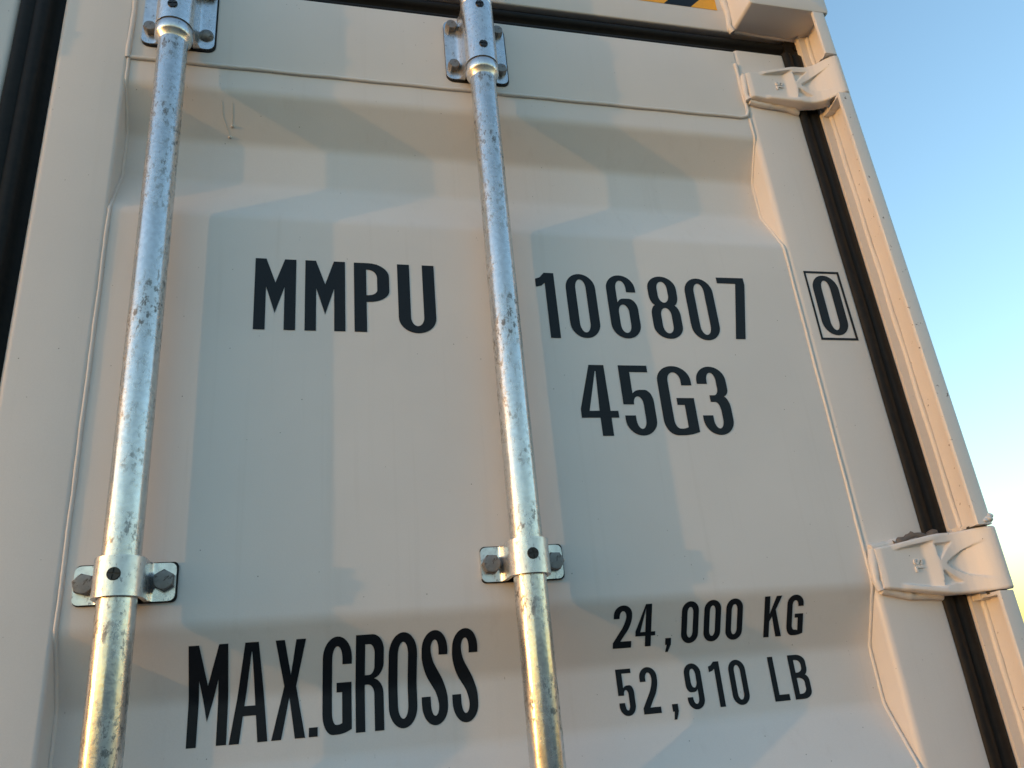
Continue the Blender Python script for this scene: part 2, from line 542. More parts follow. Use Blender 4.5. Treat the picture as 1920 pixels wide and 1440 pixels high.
# ---- doors
def make_door(mx):
    """mx(x) maps right-door x to the wanted door"""
    flip = mx(1) < mx(0)
    bm = bmesh.new()
    def stile(x0, x1, r, lean):
        prof = round_poly([(x0, -3, r), (x1, -3, 5), (x1, 46), (x0, 46)], 5)
        zs = [DOOR_BOT, -1200, -600, -300, 0, 300, DOOR_TOP]
        loft(bm, [[(mx(x + (sh(z) if lean else 0)), y, z) for x, y in prof] for z in zs])
    stile(-262, -175, 9, False)
    stile(765, 861, 9, True)
    # flush top and bottom rails between the stiles
    for z0, z1 in ((406, DOOR_TOP), (DOOR_BOT, DOOR_BOT + 150)):
        prof = round_poly([(-1.2, z0, 2), (-1.2, z1, 4), (46, z1), (46, z0)], 4)
        loft(bm, [[(mx(x), y, z) for y, z in prof] for x in (-175.2, 300, 768.0 + sh(z0 + 70) - 3)])
    fix_normals(bm)
    door = finish(bm, 'door', M_PAINT, cont, L1)
    # corrugated panel
    bm = bmesh.new()
    lv = [z for z in panel_levels(DOOR_BOT + 149, 407)]
    full = []
    for a, b in zip(lv[:-1], lv[1:]):
        c = max(1, int((b - a) / 60))
        full += [a + (b - a) * i / c for i in range(c)]
    full.append(lv[-1])
    xs = [-176 + 945 * i / 24 for i in range(25)]
    ph = [random.uniform(0, 6.28) for _ in range(4)]
    def warp(x, z):
        e = math.sin(math.pi * (x + 176) / 945)
        return e * (0.5 * math.sin(x / 130 + ph[0]) + 0.4 * math.sin(x / 71 + z / 210 + ph[1])) * 0.0
    loft(bm, [[(mx(x), panel_y(z) + warp(x, z), z) for x in xs] for z in full], closed=False)
    fix_normals(bm)
    for f in bm.faces:
        f.normal_update()
        if f.normal.y > 0:
            f.normal_flip()
    finish(bm, 'corrugated_panel', M_PAINT, door, angle=25)
    # weld seams
    zz = [z for z in full if z <= 400] + [405.0]
    def seam(pts, r, lump, step):
        b2 = bmesh.new()
        tube(b2, pts, r, 8, lump, step)
        fix_normals(b2)
        finish(b2, 'weld_seam', M_WELD, door, angle=80)
    seam([(mx(-174.0), panel_y(z) - .5, z) for z in zz], 2.5, 0.10, 7)
    seam([(mx(764.5 + (sh(z) if z > -255 else 0)), panel_y(z) - .5, z) for z in zz], 2.2, 0.10, 7)
    seam([(mx(-174.5), -2.0, 404), (mx(-174.5), -2.0, DOOR_TOP - 3)], 3.2, 0.2, 7)
    seam([(mx(-172), -1.2, 406), (mx(200), -1.2, 405.4), (mx(742), -1.2, 406), (mx(754), -1.4, 410), (mx(757), -1.8, 420), (mx(756), -2.2, 520)], 3.0, 0.14, 6)
    return door

ident = lambda x: x
mirror = lambda x: 2 * CX - x
door = make_door(ident)
door_b = make_door(mirror)

# ---- lettering on the right door
MMPU = text([(g_M, 0, 49.3), (g_M, 60.4, 109.6), (g_P, 120.8, 165.4), (g_U, 176.2, 224.2, 0, 100)], 0, 100, 13.6, 10.2)
for lp in (text([(g_U, 176.2, 224.2)], -.2, 100, 15.6, 10.2),):
    MMPU[-1] = lp[0]
MMPU[2] = text([(g_P, 120.8, 165.4)], 0, 99.8, 15.4, 10)[0]
drape(MMPU, 'lettering', door, (0, 0, 0), label='four black capitals reading MMPU')
SER = text([(g_1, 362.3, 389.3, -2.2, 97), (g_O, 404.6, 447.2, -1.2, 97.3), (g_6, 463.2, 506, -.4, 98), (g_8, 525.2, 568.6, .6, 99), (g_O, 581.8, 625.4, -.3, 98.4)], 0, 98, 13.9, 8.4)
SER.append([[(646.6, 2.6), (661.7, 2.8), (679.3, 91), (678.9, 102.4), (635.2, 101.6), (635.4, 92.2), (664.6, 92.4)]])
drape(SER, 'lettering', door, (0, 0, 0), label='black serial number 106807')
SIZE = text([(g_4d, 403.8, 454.7), (g_5, 463.1, 506.5), (g_G, 516, 564.7), (g_3, 573.2, 616.8)], -139.6, -40.6, 15.0, 9.2)
drape(SIZE, 'lettering', door, (0, 0, 0), label='black size code 45G3')
BOX = [[[(781.8, 3.3), (844, 3.6), (841.6, 119), (781.2, 118.2)], [(785.2, 7.0), (840.0, 7.2), (837.8, 115.2), (784.6, 114.6)]]]
BOX += text([(g_O, 790.4, 834.0)], 11.3, 111.4, 14.6, 8.6)
drape(BOX, 'lettering', door, (0, 0, 0), y_fn=lambda z: -3.0, label='black check digit 0 in a thin square frame')
GROSS = text([(g_M, -50.4, -11.8), (g_A, -9.3, 28.6), (g_X, 32.4, 66.5), (g_dot, 70.2, 79.2), (g_G, 84, 114.5), (g_R, 118.7, 148.7), (g_O, 154, 185), (g_S, 190.0, 218.7), (g_S, 223.9, 252.6)], -458.5, -361.7, 9.9, 9.6)
# the M of this line has a lower notch and a longer middle point
GROSS[0] = [[(-50.4 + 38.6 * a, -458.2 + 96.6 * b) for a, b in ((0, 0), (.245, 0), (.262, .655), (.485, .24), (.748, .655), (.742, 0), (1, 0), (1, 1), (.77, 1), (.485, .60), (.262, 1), (0, 1))]]
drape(GROSS, 'lettering', door, (0, 0, 0), label='tall narrow black words MAX.GROSS')
KG = text([(g_2, 414.6, 437.6), (g_4, 442.6, 467.7), (g_comma, 481, 488.4), (g_O, 501.2, 523.5), (g_O, 530.6, 552.9), (g_O, 559.8, 582.2), (g_K, 611.7, 636.3), (g_G, 643.3, 666.1)], -394.5, -348.8, 7.4, 6.2)
drape(KG[:6], 'lettering', door, (0, 0, 0), label='black figures 24,000')
drape(KG[6:], 'lettering', door, (0, 0, 0), label='black unit KG')
LB = text([(g_5, 417.6, 437.6), (g_2, 446.4, 468.4), (g_comma, 482.4, 489.8), (g_9, 503.4, 525.2), (g_1, 536.2, 550.8), (g_O, 562, 584.4), (g_L, 616.8, 637.4), (g_B, 644.6, 668.7)], -468.3, -417.1, 7.2, 6.0)
drape(LB[:6], 'lettering', door, (0, 0, 0), label='black figures 52,910')
drape(LB[6:], 'lettering', door, (0, 0, 0), label='black unit LB')

# two thin paint runs with a bead of grit at their ends, on the upper sloping face
bm = bmesh.new()
def run(pts, r):
    tube(bm, [(x, panel_y(z) - r * .3, z) for x, z in pts], r, 6, 0.1, 4)
    x, z = pts[-1]
    bmesh.ops.create_icosphere(bm, subdivisions=2, radius=2.3, matrix=Matrix.Translation((x, panel_y(z) - .6, z)))
run([(-55.8, 376), (-53.5, 352), (-52.5, 336), (-47, 322), (-43, 311)], 0.42)
run([(-40, 378), (-39.4, 350), (-39.8, 324)], 0.38)
finish(bm, 'paint_run', M_RUN, door, angle=80, kind='stuff')

# ---- rubber gaskets
def gasket(parent, prof_fn, zs, along='z', name='gasket'):
    bm = bmesh.new()
    rings = [prof_fn(z) for z in zs]
    loft(bm, rings, closed=False)
    fix_normals(bm)
    for f in bm.faces:
        f.normal_update()
        if f.normal.y > 0:
            f.normal_flip()
    return finish(bm, name, M_RUBBER, parent, angle=60)

zs_g = [DOOR_BOT + i * (DOOR_TOP + 4 - DOOR_BOT) / 180 for i in range(181)]
def wav(z, a):
    return a * (0.5 * math.sin(z / 83.0 + 1) + 0.35 * math.sin(z / 37.0 + .4) + 0.25 * math.sin(z / 171.0))
def right_gasket(mx):
    def fn(z):
        w = wav(z, 3.0)
        e = sh(z) if z > -255 else 0
        pts = [(858, 6), (858.5 + w * .6, -4), (861 + w, -7.5), (866 + w, -8.6), (872 + w * .6, -7.2), (876 + w * .4, -3.2), (879 + w * .3, -2.6), (882, -5.4), (886, -6.6), (890, -6.2), (895, -4.6), (899, -2), (902, 4), (908, 30)]
        return [(mx(x + e), y, z) for x, y in pts]
    return fn
gasket(door, right_gasket(ident), zs_g)
gasket(door_b, right_gasket(mirror), zs_g)
def mid_gasket(z):
    w = wav(z * 1.3, 1.4)
    pts = [(-314.5, 6), (-314 + w * .4, -3), (-311 + w, -6.5), (-304 + w, -7.5), (-299, -6), (-296, -3.5), (-291, -6.5), (-286, -8), (-281, -6.5), (-278, -1), (-276, 8), (-270, 13), (-261, 14), (-261, 30)]
    return [(x, y, z) for x, y in pts]
gasket(door_b, mid_gasket, zs_g)
xs_g = [-262 + i * 1164 / 90 for i in range(91)]
def top_gasket(mx):
    def fn(x):
        w = 0.8 * math.sin(x / 90.0) + 0.4 * math.sin(x / 31.0)
        pts = [(600, 20), (597, 14), (592, 12), (588, 6), (583, 3.2), (578, 3.6), (574, 7), (571, 12), (567, 12), (563, 7), (559, 3.0 + w * .3), (555 + w * .5, 1.5), (551.5 + w * .5, 2.5), (549, 8), (549, 20)]
        return [(mx(x), y, z) for z, y in pts]
    return fn
gasket(door, top_gasket(ident), xs_g)
gasket(door_b, top_gasket(mirror), xs_g)
# moulded corner block of the gasket, with a small ring mark
bm = bmesh.new()
prism(bm, rrect(866, 905, 552, 592, 5), 'y', 2.0, 14)
bmesh.ops.create_cone(bm, cap_ends=False, segments=20, radius1=6.5, radius2=6.5, depth=2.0, matrix=Matrix.Translation((889, 1.6, 578)) @ Matrix.Rotation(math.pi / 2, 4, 'X'))
bmesh.ops.create_cone(bm, cap_ends=False, segments=20, radius1=5.5, radius2=5.5, depth=2.0, matrix=Matrix.Translation((889, 1.6, 578)) @ Matrix.Rotation(math.pi / 2, 4, 'X'))
finish(bm, 'gasket_corner', M_RUBBER, door, angle=40)

# ---- header with warning stripes
HX0, HX1 = 2 * CX - 770.0, 770.0
bm = bmesh.new()
prof = round_poly([(0, 596, 3), (0, 700, 3), (60, 700), (60, 604), (12, 604), (12, 596)], 3)
loft(bm, [[(x, y, z) for y, z in prof] for x in (HX0, CX, HX1)])
fix_normals(bm)
header = finish(bm, 'header', M_PAINT, cont, L1)
def stripes(x_in, x_out):
    zb, zt = 643.5, 694.0
    d = zt - zb
    sgn = 1 if x_out > x_in else -1
    cells = {'y': [], 'k': []}
    e = x_out
    n = 0
    while True:
        a, b = x_out - sgn * 50.5 * n, x_out - sgn * 50.5 * (n + 1)
        if (a - x_in) * sgn <= 2:
            break
        # slanted cell, clipped to the end of the strip
        quad = [(a, zb), (a + sgn * d, zt), (b + sgn * d, zt), (b, zb)]
        lim = x_out
        def clip(poly, lim, s):
            out = []
            for i in range(len(poly)):
                p, q = poly[i - 1], poly[i]
                ip, iq = (p[0] - lim) * s <= 0, (q[0] - lim) * s <= 0
                if ip != iq:
                    t = (lim - p[0]) / (q[0] - p[0])
                    out.append((lim, p[1] + t * (q[1] - p[1])))
                if iq:
                    out.append(q)
            return out
        quad = clip(quad, x_out, sgn)
        quad = clip(quad, x_in, -sgn)
        if len(quad) >= 3:
            cells['y' if n % 2 == 0 else 'k'].append([quad])
        n += 1
    for k, mat, nm in (('y', M_YELLOW, 'yellow_stripe'), ('k', M_INK, 'black_stripe')):
        for loops in cells[k]:
            bm = bmesh.new()
            vs = [bm.verts.new((x, -0.5, z)) for x, z in loops[0]]
            f = bm.faces.new(vs)
            f.normal_update()
            if f.normal.y > 0:
                f.normal_flip()
            finish(bm, nm, mat, header)
stripes(446, 749)
stripes(2 * CX - 446, 2 * CX - 749)

# ---- corner castings
def make_casting():
    """top door-end casting, origin at its lower front inner corner; x outwards, y inwards, z up"""
    W, D, H = 151.0, 170.0, 118.0
    bm = bmesh.new()
    r = 5.0
    K = 40
    def rr(inset, y):
        c = rrect(inset, W - inset, inset, H - inset, r, 9)
        return c
    outer = round_poly([(0, 0, 6), (W, 0, 6), (W, H, 6), (0, H, 6)], 9)
    k = len(outer)
    cx, cz = 72.0, 66.0
    # oval hole matched vertex by vertex by angle
    def oval(a, s):
        ang = [math.atan2(z - H / 2, x - W / 2) for x, z in outer]
        return [(cx + s * (19 * (1 if math.cos(t) > 0 else -1) * min(1, abs(math.cos(t)) * 1.5) + 20 * math.cos(t)), cz + s * 40 * math.sin(t)) for t in ang]
    hole = oval(0, 1.0)
    hole_in = oval(0, 0.97)
    rings = [[(x, D, z) for x, z in outer], [(x, 3.5, z) for x, z in outer],
             [(x + (1.2 if x < W / 2 else -1.2), 1, z + (1.2 if z < H / 2 else -1.2)) for x, z in outer],
             [(x + (3.5 if x < W / 2 else -3.5), 0, z + (3.5 if z < H / 2 else -3.5)) for x, z in outer],
             [(x, 0, z) for x, z in hole], [(x, 2.5, z) for x, z in hole_in], [(x, 30, z) for x, z in hole_in],
             [(14 + (W - 28) * x / W, 31, 14 + (H - 28) * z / H) for x, z in outer], [(14 + (W - 28) * x / W, D - 14, 14 + (H - 28) * z / H) for x, z in outer]]
    loft(bm, rings, caps=True)
    bmesh.ops.recalc_face_normals(bm, faces=bm.faces[:])
    for v in bm.verts:
        v.co *= 0.001
    me = bpy.data.meshes.new('corner_casting')
    bm.to_mesh(me)
    bm.free()
    for p in me.polygons:
        p.use_smooth = True
    me.set_sharp_from_angle(angle=math.radians(35))
    me.materials.append(M_PAINT)
    return me
cast_me = make_casting()
YF = -62.0
def cast(x, y, z, sx, sy=1):
    o = put('corner_casting', cast_me, None, cont, Vector((x / 1000, y / 1000, z / 1000)) + L1)
    o.scale = (sx, sy, 1)
    return o
cr = cast(768, YF, 597, 1)
cl = cast(2 * CX - 768, YF, 597, -1)
cast(768, YF, Z_BOT, 1); cast(2 * CX - 768, YF, Z_BOT, -1)
YE = 11700.0
for z in (597, Z_BOT):
    cast(768, YE, z, 1, -1); cast(2 * CX - 768, YE, z, -1, -1)
# weld round the casting where it meets the header
def casting_weld(o):
    bm = bmesh.new()
    tube(bm, [(-2, 60, 117), (-3, 60, 60), (-2.5, 60, 6), (2, 61, -1)], 6.0, 10, 0.42, 5)
    tube(bm, [(3, 62.5, -0.5), (60, 63, -1), (148, 66, -1)], 3.6, 8, 0.22, 7)
    fix_normals(bm)
    finish(bm, 'weld_seam', M_WELD, o, angle=80)
casting_weld(cr)
casting_weld(cl)

# ---- corner posts: an open channel along the outer edge, broken at each hinge
HINGE_Z = [464.0, -325.0, -1040.0, -1740.0]
HG = 39.5                          # half gap left for a hinge knuckle
def make_post(mx):
    bm = bmesh.new()
    # inner return and recessed strip, full height; outer skin behind the flange
    def col(poly, z0, z1, n=8):
        rings = []
        for i in range(n + 1):
            z = z0 + (z1 - z0) * i / n
            e = sh(z) if z > -255 else 0
            rings.append([(mx(x + e), y, z) for x, y in poly])
        loft(bm, rings)
    col([(897, -9), (919, -9), (919, 100), (897, 100)], Z_BOT + 118, 598)
    post_bm = bm
    fix_normals(bm)
    post = finish(bm, 'corner_post', M_PAINT, cont, L1)
    tops = [597.5] + [z - HG - 2 for z in HINGE_Z]
    bots = [z + HG + 2 for z in HINGE_Z] + [Z_BOT + 118]
    tops[1] = HINGE_Z[0] - HG - 2
    for i, (a, b) in enumerate(zip(tops, bots)):
        bm = bmesh.new()
        def col2(poly, z0, z1, n=10, jag=0.0):
            rings = []
            for q in range(n + 1):
                z = z0 + (z1 - z0) * q / n
                e = sh(z) if z > -255 else 0
                rings.append([(mx(x + e), y, z) for x, y in poly])
            loft(bm, rings)
        # web, then flange with an eased corner
        pass
        col2(round_poly([(894.5, -61, 1.2), (919, -61, 6), (919, -9.3), (914.5, -9.3), (914.5, -55, 3), (894.5, -55, 1.2)], 4), b, a)
        fix_normals(bm)
        ch = finish(bm, 'post_channel', M_RUST if i in (1, 2) else M_PAINT, post)
        # end plates closing the channel beside the hinge
        for z, t in ((a, -4), (b, 4)):
            if z > 590 or z < Z_BOT + 130:
                continue
            b2 = bmesh.new()
            e = sh(z) if z > -255 else 0
            prism(b2, [(mx(x + e), y) for x, y in round_poly([(904, -9.2, 1), (898, -40, 4), (896, -54.8, 1), (914.3, -54.8), (914.3, -9.2)], 3)], 'z', z, z + t)
            fix_normals(b2)
            finish(b2, 'end_plate', M_PAINT, post)
        # weld bead down the corner of web and strip
        b3 = bmesh.new()
        e0, e1 = (sh(a) if a > -255 else 0), (sh(b) if b > -255 else 0)
        tube(b3, [(mx(913.2 + e0), -10.6, a - 5), (mx(913.2 + e1), -10.6, b + 5)], 3.8, 8, 0.22, 8)
        fix_normals(b3)
        finish(b3, 'weld_seam', M_WELD, post, angle=80)
    for zc in HINGE_Z:  # filler block added behind each knuckle so no sky shows through the gap
        b4 = bmesh.new()
        e = sh(zc) if zc > -255 else 0
        a, b = sorted((mx(900 + e), mx(917.5 + e)))
        box(b4, a, b, -24, -9.3, zc - 47, zc + 47)
        fix_normals(b4)
        finish(b4, 'gap_filler', M_PAINT, post)
    return post
post = make_post(ident)
post_b = make_post(mirror)
# lump of weld left at the channel ends beside the lower hinge
bm = bmesh.new()
for x, z, r in ((914, -277, 8), (908, -279, 7), (917, -273, 7), (902, -281, 5)):
    bmesh.ops.create_icosphere(bm, subdivisions=3, radius=r, matrix=Matrix.Translation((x, -56, z)) @ Matrix.Scale(0.6, 4, (0, 0, 1)))
for v in bm.verts:
    v.co += Vector((random.uniform(-.5, .5), random.uniform(-.5, .5), random.uniform(-.4, .4)))
finish(bm, 'weld_lump', M_WELD, post, angle=80)

# ---- hinges
def sst(x):
    x = np.clip(x, 0, 1)
    return x * x * (3 - 2 * x)
HU = np.array([0, 3, 40, 64, 67, 79, 83, 100, 108, 116, 124, 131, 137, 142, 147, 150, 152.5])
HH = np.array([14.5, 18, 18.5, 18.8, 19.4, 28.0, 28.8, 29.5, 31.5, 36, 44, 53, 58.5, 61.0, 61.2, 59.5, 56])
def tri_sd(u, v, P):
    d = -1e9
    cx = sum(p[0] for p in P) / 3
    cy = sum(p[1] for p in P) / 3
    for i in range(3):
        (x0, y0), (x1, y1) = P[i], P[(i + 1) % 3]
        nx, ny = y1 - y0, x0 - x1
        L = math.hypot(nx, ny)
        s = ((u - x0) * nx + (v - y0) * ny) / L
        c = ((cx - x0) * nx + (cy - y0) * ny) / L
        d = max(d, s if c < 0 else -s)
    return d
def hinge_half(u):
    return float(np.interp(u, [0, 30, 74, 90, 153], [25.5, 29.5, 36.5, 38.5, 39.3]))
def hinge_h(u, v):
    h = float(np.mean(np.interp(u + np.linspace(-1.6, 1.6, 5), HU, HH)))
    hh = hinge_half(u)
    edge = hh - abs(v)
    rim = float(np.interp(u, [22, 32, 80, 100], [17.5, 21.5, 29.2, 29.4]))
    k = float(sst((9.0 - edge) / 2.6)) * float(sst((u - 22) / 4)) * float(sst((104 - u) / 10))
    h = h + max(0.0, rim - h) * k
    for P in (((80, 25.5), (104, 26.5), (82, 5)), ((83, -8), (105, -25), (79, -27))):
        d = tri_sd(u, v, P)
        h -= 4.8 * float(sst((0.6 - d) / 1.8))
    ub = float(np.interp(abs(v + 1), [0, 3, 15, 27, 34], [89, 92, 112, 140, 175]))
    h -= 5.0 * float(sst((u - ub) / 3.2)) * float(1 - sst((u - 112) / 26))
    # eased outer edge
    h -= 2.2 * float(sst((2.6 - edge) / 2.6)) ** 2
    return h
def make_hinge_mesh():
    bm = bmesh.new()
    us = list(np.linspace(0, 64, 17)) + list(np.linspace(65.2, 152.5, 66))
    nv = 64
    front, back = [], []
    for u in us:
        hh = hinge_half(u)
        vs = [hh * (2 * j / nv - 1) for j in range(nv + 1)]
        front.append([bm.verts.new((u, -hinge_h(u, v), v)) for v in vs])
    for a, b in zip(front[:-1], front[1:]):
        for i in range(nv):
            bm.faces.new((a[i], b[i], b[i + 1], a[i + 1]))
    # underside: pad sits on the stile, then the arm bridges the gasket to the knuckle
    def back_y(u):
        return -float(np.interp(u, [0, 78, 92, 112, 124, 132, 138, 148, 152.5], [0, 0, 10, 14, 20, 26, 29, 33, 40]))
    bk = []
    for i, u in enumerate(us):
        hh = hinge_half(u)
        bk.append((bm.verts.new((u, back_y(u), -hh)), bm.verts.new((u, back_y(u), hh))))
    for i in range(len(us) - 1):
        bm.faces.new((front[i][0], bk[i][0], bk[i + 1][0], front[i + 1][0]))
        bm.faces.new((front[i][-1], front[i + 1][-1], bk[i + 1][1], bk[i][1]))
        bm.faces.new((bk[i][0], bk[i][1], bk[i + 1][1], bk[i + 1][0]))
    for e in (0, -1):
        bm.faces.new([*front[e], bk[e][1], bk[e][0]])
    fix_normals(bm)
    for v in bm.verts:
        v.co *= 0.001
    me = bpy.data.meshes.new('hinge')
    bm.to_mesh(me)
    bm.free()
    for p in me.polygons:
        p.use_smooth = True
    me.set_sharp_from_angle(angle=math.radians(48))
    me.materials.append(M_PAINT)
    return me
hinge_me = make_hinge_mesh()
def small_letters():
    bm = bmesh.new()
    # S above L, turned a quarter clockwise
    for loops in [text([(g_S, 0, 7.2)], 0, 12.5, 2.0, 2.0)[0], text([(g_L, 9.6, 16.2)], 0, 12.5, 2.0, 2.0)[0]]:
        pts = [(48.5 + z, 8.5 - x) for x, z in loops[0]]
        prism(bm, pts, 'y', -20.9, -17.5)
    fix_normals(bm)
    for v in bm.verts:
        v.co *= 0.001
    me = bpy.data.meshes.new('lettering')
    bm.to_mesh(me)
    bm.free()
    me.materials.append(M_PAINT)
    return me
sl_me = small_letters()
def hinge(mx, zc, rough):
    x = 770.0 + sh(zc) * (1.3 if zc > -255 else 0)
    flip = mx(1) < mx(0)
    o = put('hinge', hinge_me, None, cont, Vector((mx(x) / 1000, 0, zc / 1000)) + L1)
    if flip:
        o.scale = (-1, 1, 1)
    put('lettering', sl_me, None, o)
    bm = bmesh.new()
    tube(bm, [(-1, -8, 25), (-3.5, -8, 12), (-3.5, -8, -14), (-1, -8, -26)], 5.0, 8, 0.28, 4)
    tube(bm, [(0, -6, -27.5), (30, -6, -31), (70, -6, -38), (88, -5, -40)], 5.2, 8, 0.5, 5)
    tube(bm, [(0, -6, 27.5), (30, -6, 31), (50, -6, 34)], 4.4, 8, 0.4, 5)
    fix_normals(bm)
    finish(bm, 'weld_seam', M_WELD, o, angle=80)
    bm = bmesh.new()
    if rough:
        tube(bm, [(34, -9, 33), (52, -11, 36), (76, -13, 40), (92, -12, 43), (102, -10, 42)], 3.8, 8, 0.8, 3.0)
    else:
        tube(bm, [(30, -6, 32), (52, -6, 36), (66, -5, 38)], 3.6, 8, 0.6, 3.2)
    fix_normals(bm)
    finish(bm, 'weld_spatter', M_RAW if rough else M_WELD, o, angle=80)
    # pin between the knuckle and the post channel, coloured as the gap's shade
    bm = bmesh.new()
    bmesh.ops.create_cone(bm, cap_ends=True, segments=24, radius1=12, radius2=12, depth=86, matrix=Matrix.Translation((139.5, -41, 0)))
    finish(bm, 'hinge_pin', M_DARK, o)
    return o
for mx in (ident, mirror):
    for i, zc in enumerate(HINGE_Z):
        hinge(mx, zc, i == 1)

# ---- locking bars
BAR_Y = -33.0
BAR_R = 18.6
def ring_loft(bm, prof, seg=48):
    """prof: (radius, z) list, surface of revolution about z"""
    rings = [[(r * math.cos(2 * math.pi * j / seg), r * math.sin(2 * math.pi * j / seg), z) for j in range(seg)] for r, z in prof]
    loft(bm, rings)
def mesh_only(bm, name, mat, angle=35):
    fix_normals(bm)
    for v in bm.verts:
        v.co *= 0.001
    me = bpy.data.meshes.new(name)
    bm.to_mesh(me)
    bm.free()
    for p in me.polygons:
        p.use_smooth = True
    me.set_sharp_from_angle(angle=math.radians(angle))
    me.materials.append(mat)
    return me

def omega(hw, R, fil):
    """hat section of a guide strap (x, y) relative to the bar axis; plate face at y = 33-6"""
    yp = -BAR_Y - 5.5
    half = [(0, -R)]
    n = 14
    for i in range(1, n + 1):
        a = math.pi / 2 * i / n
        half.append((R * math.sin(a), -R * math.cos(a)))
    # flank down, then a concave fillet into the lug
    half.append((R + 0.2, yp - fil - 4))
    for i in range(0, 7):
        a = math.pi / 2 * i / 6
        half.append((R + 0.4 + fil - fil * math.cos(a), yp - fil + fil * math.sin(a)))
    half.append((hw, yp))
    outer = [(-x, y) for x, y in half[:0:-1]] + half
    t = 4.8
    inner = []
    ih = [(0, -R + t)]
    for i in range(1, n + 1):
        a = math.pi / 2 * i / n
        ih.append(((R - t) * math.sin(a), -(R - t) * math.cos(a)))
    ih.append((R - t + .2, yp + t - 3))
    ih.append((R - t + 3, yp + t))
    ih.append((hw, yp + t))
    inner = [(-x, y) for x, y in ih[:0:-1]] + ih
    return outer + inner[::-1]

def strap_mesh(hw, R, fil, z0, z1, corner, name, lug=None):
    """strap extruded in z; the ends of the lugs get rounded corners"""
    sec = omega(hw, R, fil)
    bm = bmesh.new()
    zs = [0, .6, 1.4, 2.6, 4.2, 6.5, corner]
    levels = [z0 + q for q in zs] + [z1 - q for q in zs[::-1]]
    rings = []
    for z in levels:
        d = min(z - z0, z1 - z)
        cut = 0.0
        if d < corner:
            cut = corner - math.sqrt(max(0.0, corner ** 2 - (corner - d) ** 2))
        ring = []
        for x, y in sec:
            lim = hw - cut
            ring.append((max(-lim, min(lim, x)), y, z))
        rings.append(ring)
    loft(bm, rings, caps=False)
    # end faces as strips between outer and inner lines
    bm.verts.ensure_lookup_table()
    k = len(sec)
    no = len([1 for _ in range(k)])
    half = None
    # count of outer points
    n_out = 2 * (1 + 14 + 1 + 7 + 1) - 1
    n_in = k - n_out
    for base in (0, (len(levels) - 1) * k):
        out = [bm.verts[base + i] for i in range(n_out)]
        inn = [bm.verts[base + k - 1 - i] for i in range(n_in)]
        i = j = 0
        while i < n_out - 1 or j < n_in - 1:
            if j >= n_in - 1 or (i < n_out - 1 and (i + 1) / (n_out - 1) <= (j + 1) / (n_in - 1)):
                tri = (out[i], out[i + 1], inn[j]); i += 1
            else:
                tri = (out[i], inn[j + 1], inn[j]); j += 1
            if len({tuple(v.co) for v in tri}) == 3:
                try:
                    bm.faces.new(tri)
                except ValueError:
                    pass
    return mesh_only(bm, name, M_PLATE, 40)

def pad_mesh(hw, z0, z1, r):
    bm = bmesh.new()
    prism(bm, rrect(-hw, hw, z0, z1, r, 5), 'y', -BAR_Y - 3.2, -BAR_Y + 1.5)
    return mesh_only(bm, 'backing_pad', M_PAD)

def bolt_mesh(af, h, dome=False):
    bm = bmesh.new()
    R = af / math.sqrt(3)
    if dome:
        prof = [(af * .62, 0), (af * .62, -1.4), (af * .56, -3.4), (af * .42, -5.2), (af * .22, -6.3), (af * .05, -6.6)]
        loft(bm, [[(r * math.cos(2 * math.pi * j / 24), y, r * math.sin(2 * math.pi * j / 24)) for j in range(24)] for r, y in prof])
    else:
        def hexr(s, y):
            out = []
            for j in range(24):
                a = 2 * math.pi * j / 24 + .2
                q = (a - .2) % (math.pi / 3) - math.pi / 6
                r = R * math.cos(math.pi / 6) / math.cos(q) * s
                out.append((r * math.cos(a), y, r * math.sin(a)))
            return out
        def circ(r, y):
            return [(r * math.cos(2 * math.pi * j / 24 + .2), y, r * math.sin(2 * math.pi * j / 24 + .2)) for j in range(24)]
        loft(bm, [hexr(1, 0), hexr(1, -h + 1.6), circ(af * .49, -h), circ(af * .42, -h - .2)])
    return mesh_only(bm, 'bolt', M_BOLT, 30)
bolt_big = bolt_mesh(19.0, 9.5)
bolt_small = bolt_mesh(15.5, 9.0)
bolt_dome = bolt_mesh(15.5, 9.0, True)

def screw_mesh(r):
    bm = bmesh.new()
    base = [(r * math.cos(2 * math.pi * j / 28), r * math.sin(2 * math.pi * j / 28)) for j in range(28)]
    prism(bm, base, 'y', -0.4, 3.0)
    g = 0.85
    for qx, qz in ((1, 1), (-1, 1), (-1, -1), (1, -1)):
        pts = [(g, g)]
        for i in range(8):
            a = math.asin(g / (r - .4)) + (math.pi / 2 - 2 * math.asin(g / (r - .4))) * i / 7
            pts.append(((r - .4) * math.cos(a), (r - .4) * math.sin(a)))
        prism(bm, [(qx * x, qz * z) for x, z in pts], 'y', -1.7, -0.3)
    return mesh_only(bm, 'screw', M_SCREW, 30)
screw_me = screw_mesh(6.4)
top_strap = strap_mesh(47, 24.2, 9.0, -59, 55, 10, 'guide_bracket')
mid_strap = strap_mesh(48.5, 24.0, 5.0, -19.5, 19.5, 6.5, 'guide_bracket')
top_pad = pad_mesh(48, -61.5, 55.5, 11)
mid_pad = pad_mesh(49, -20.2, 20.8, 5)

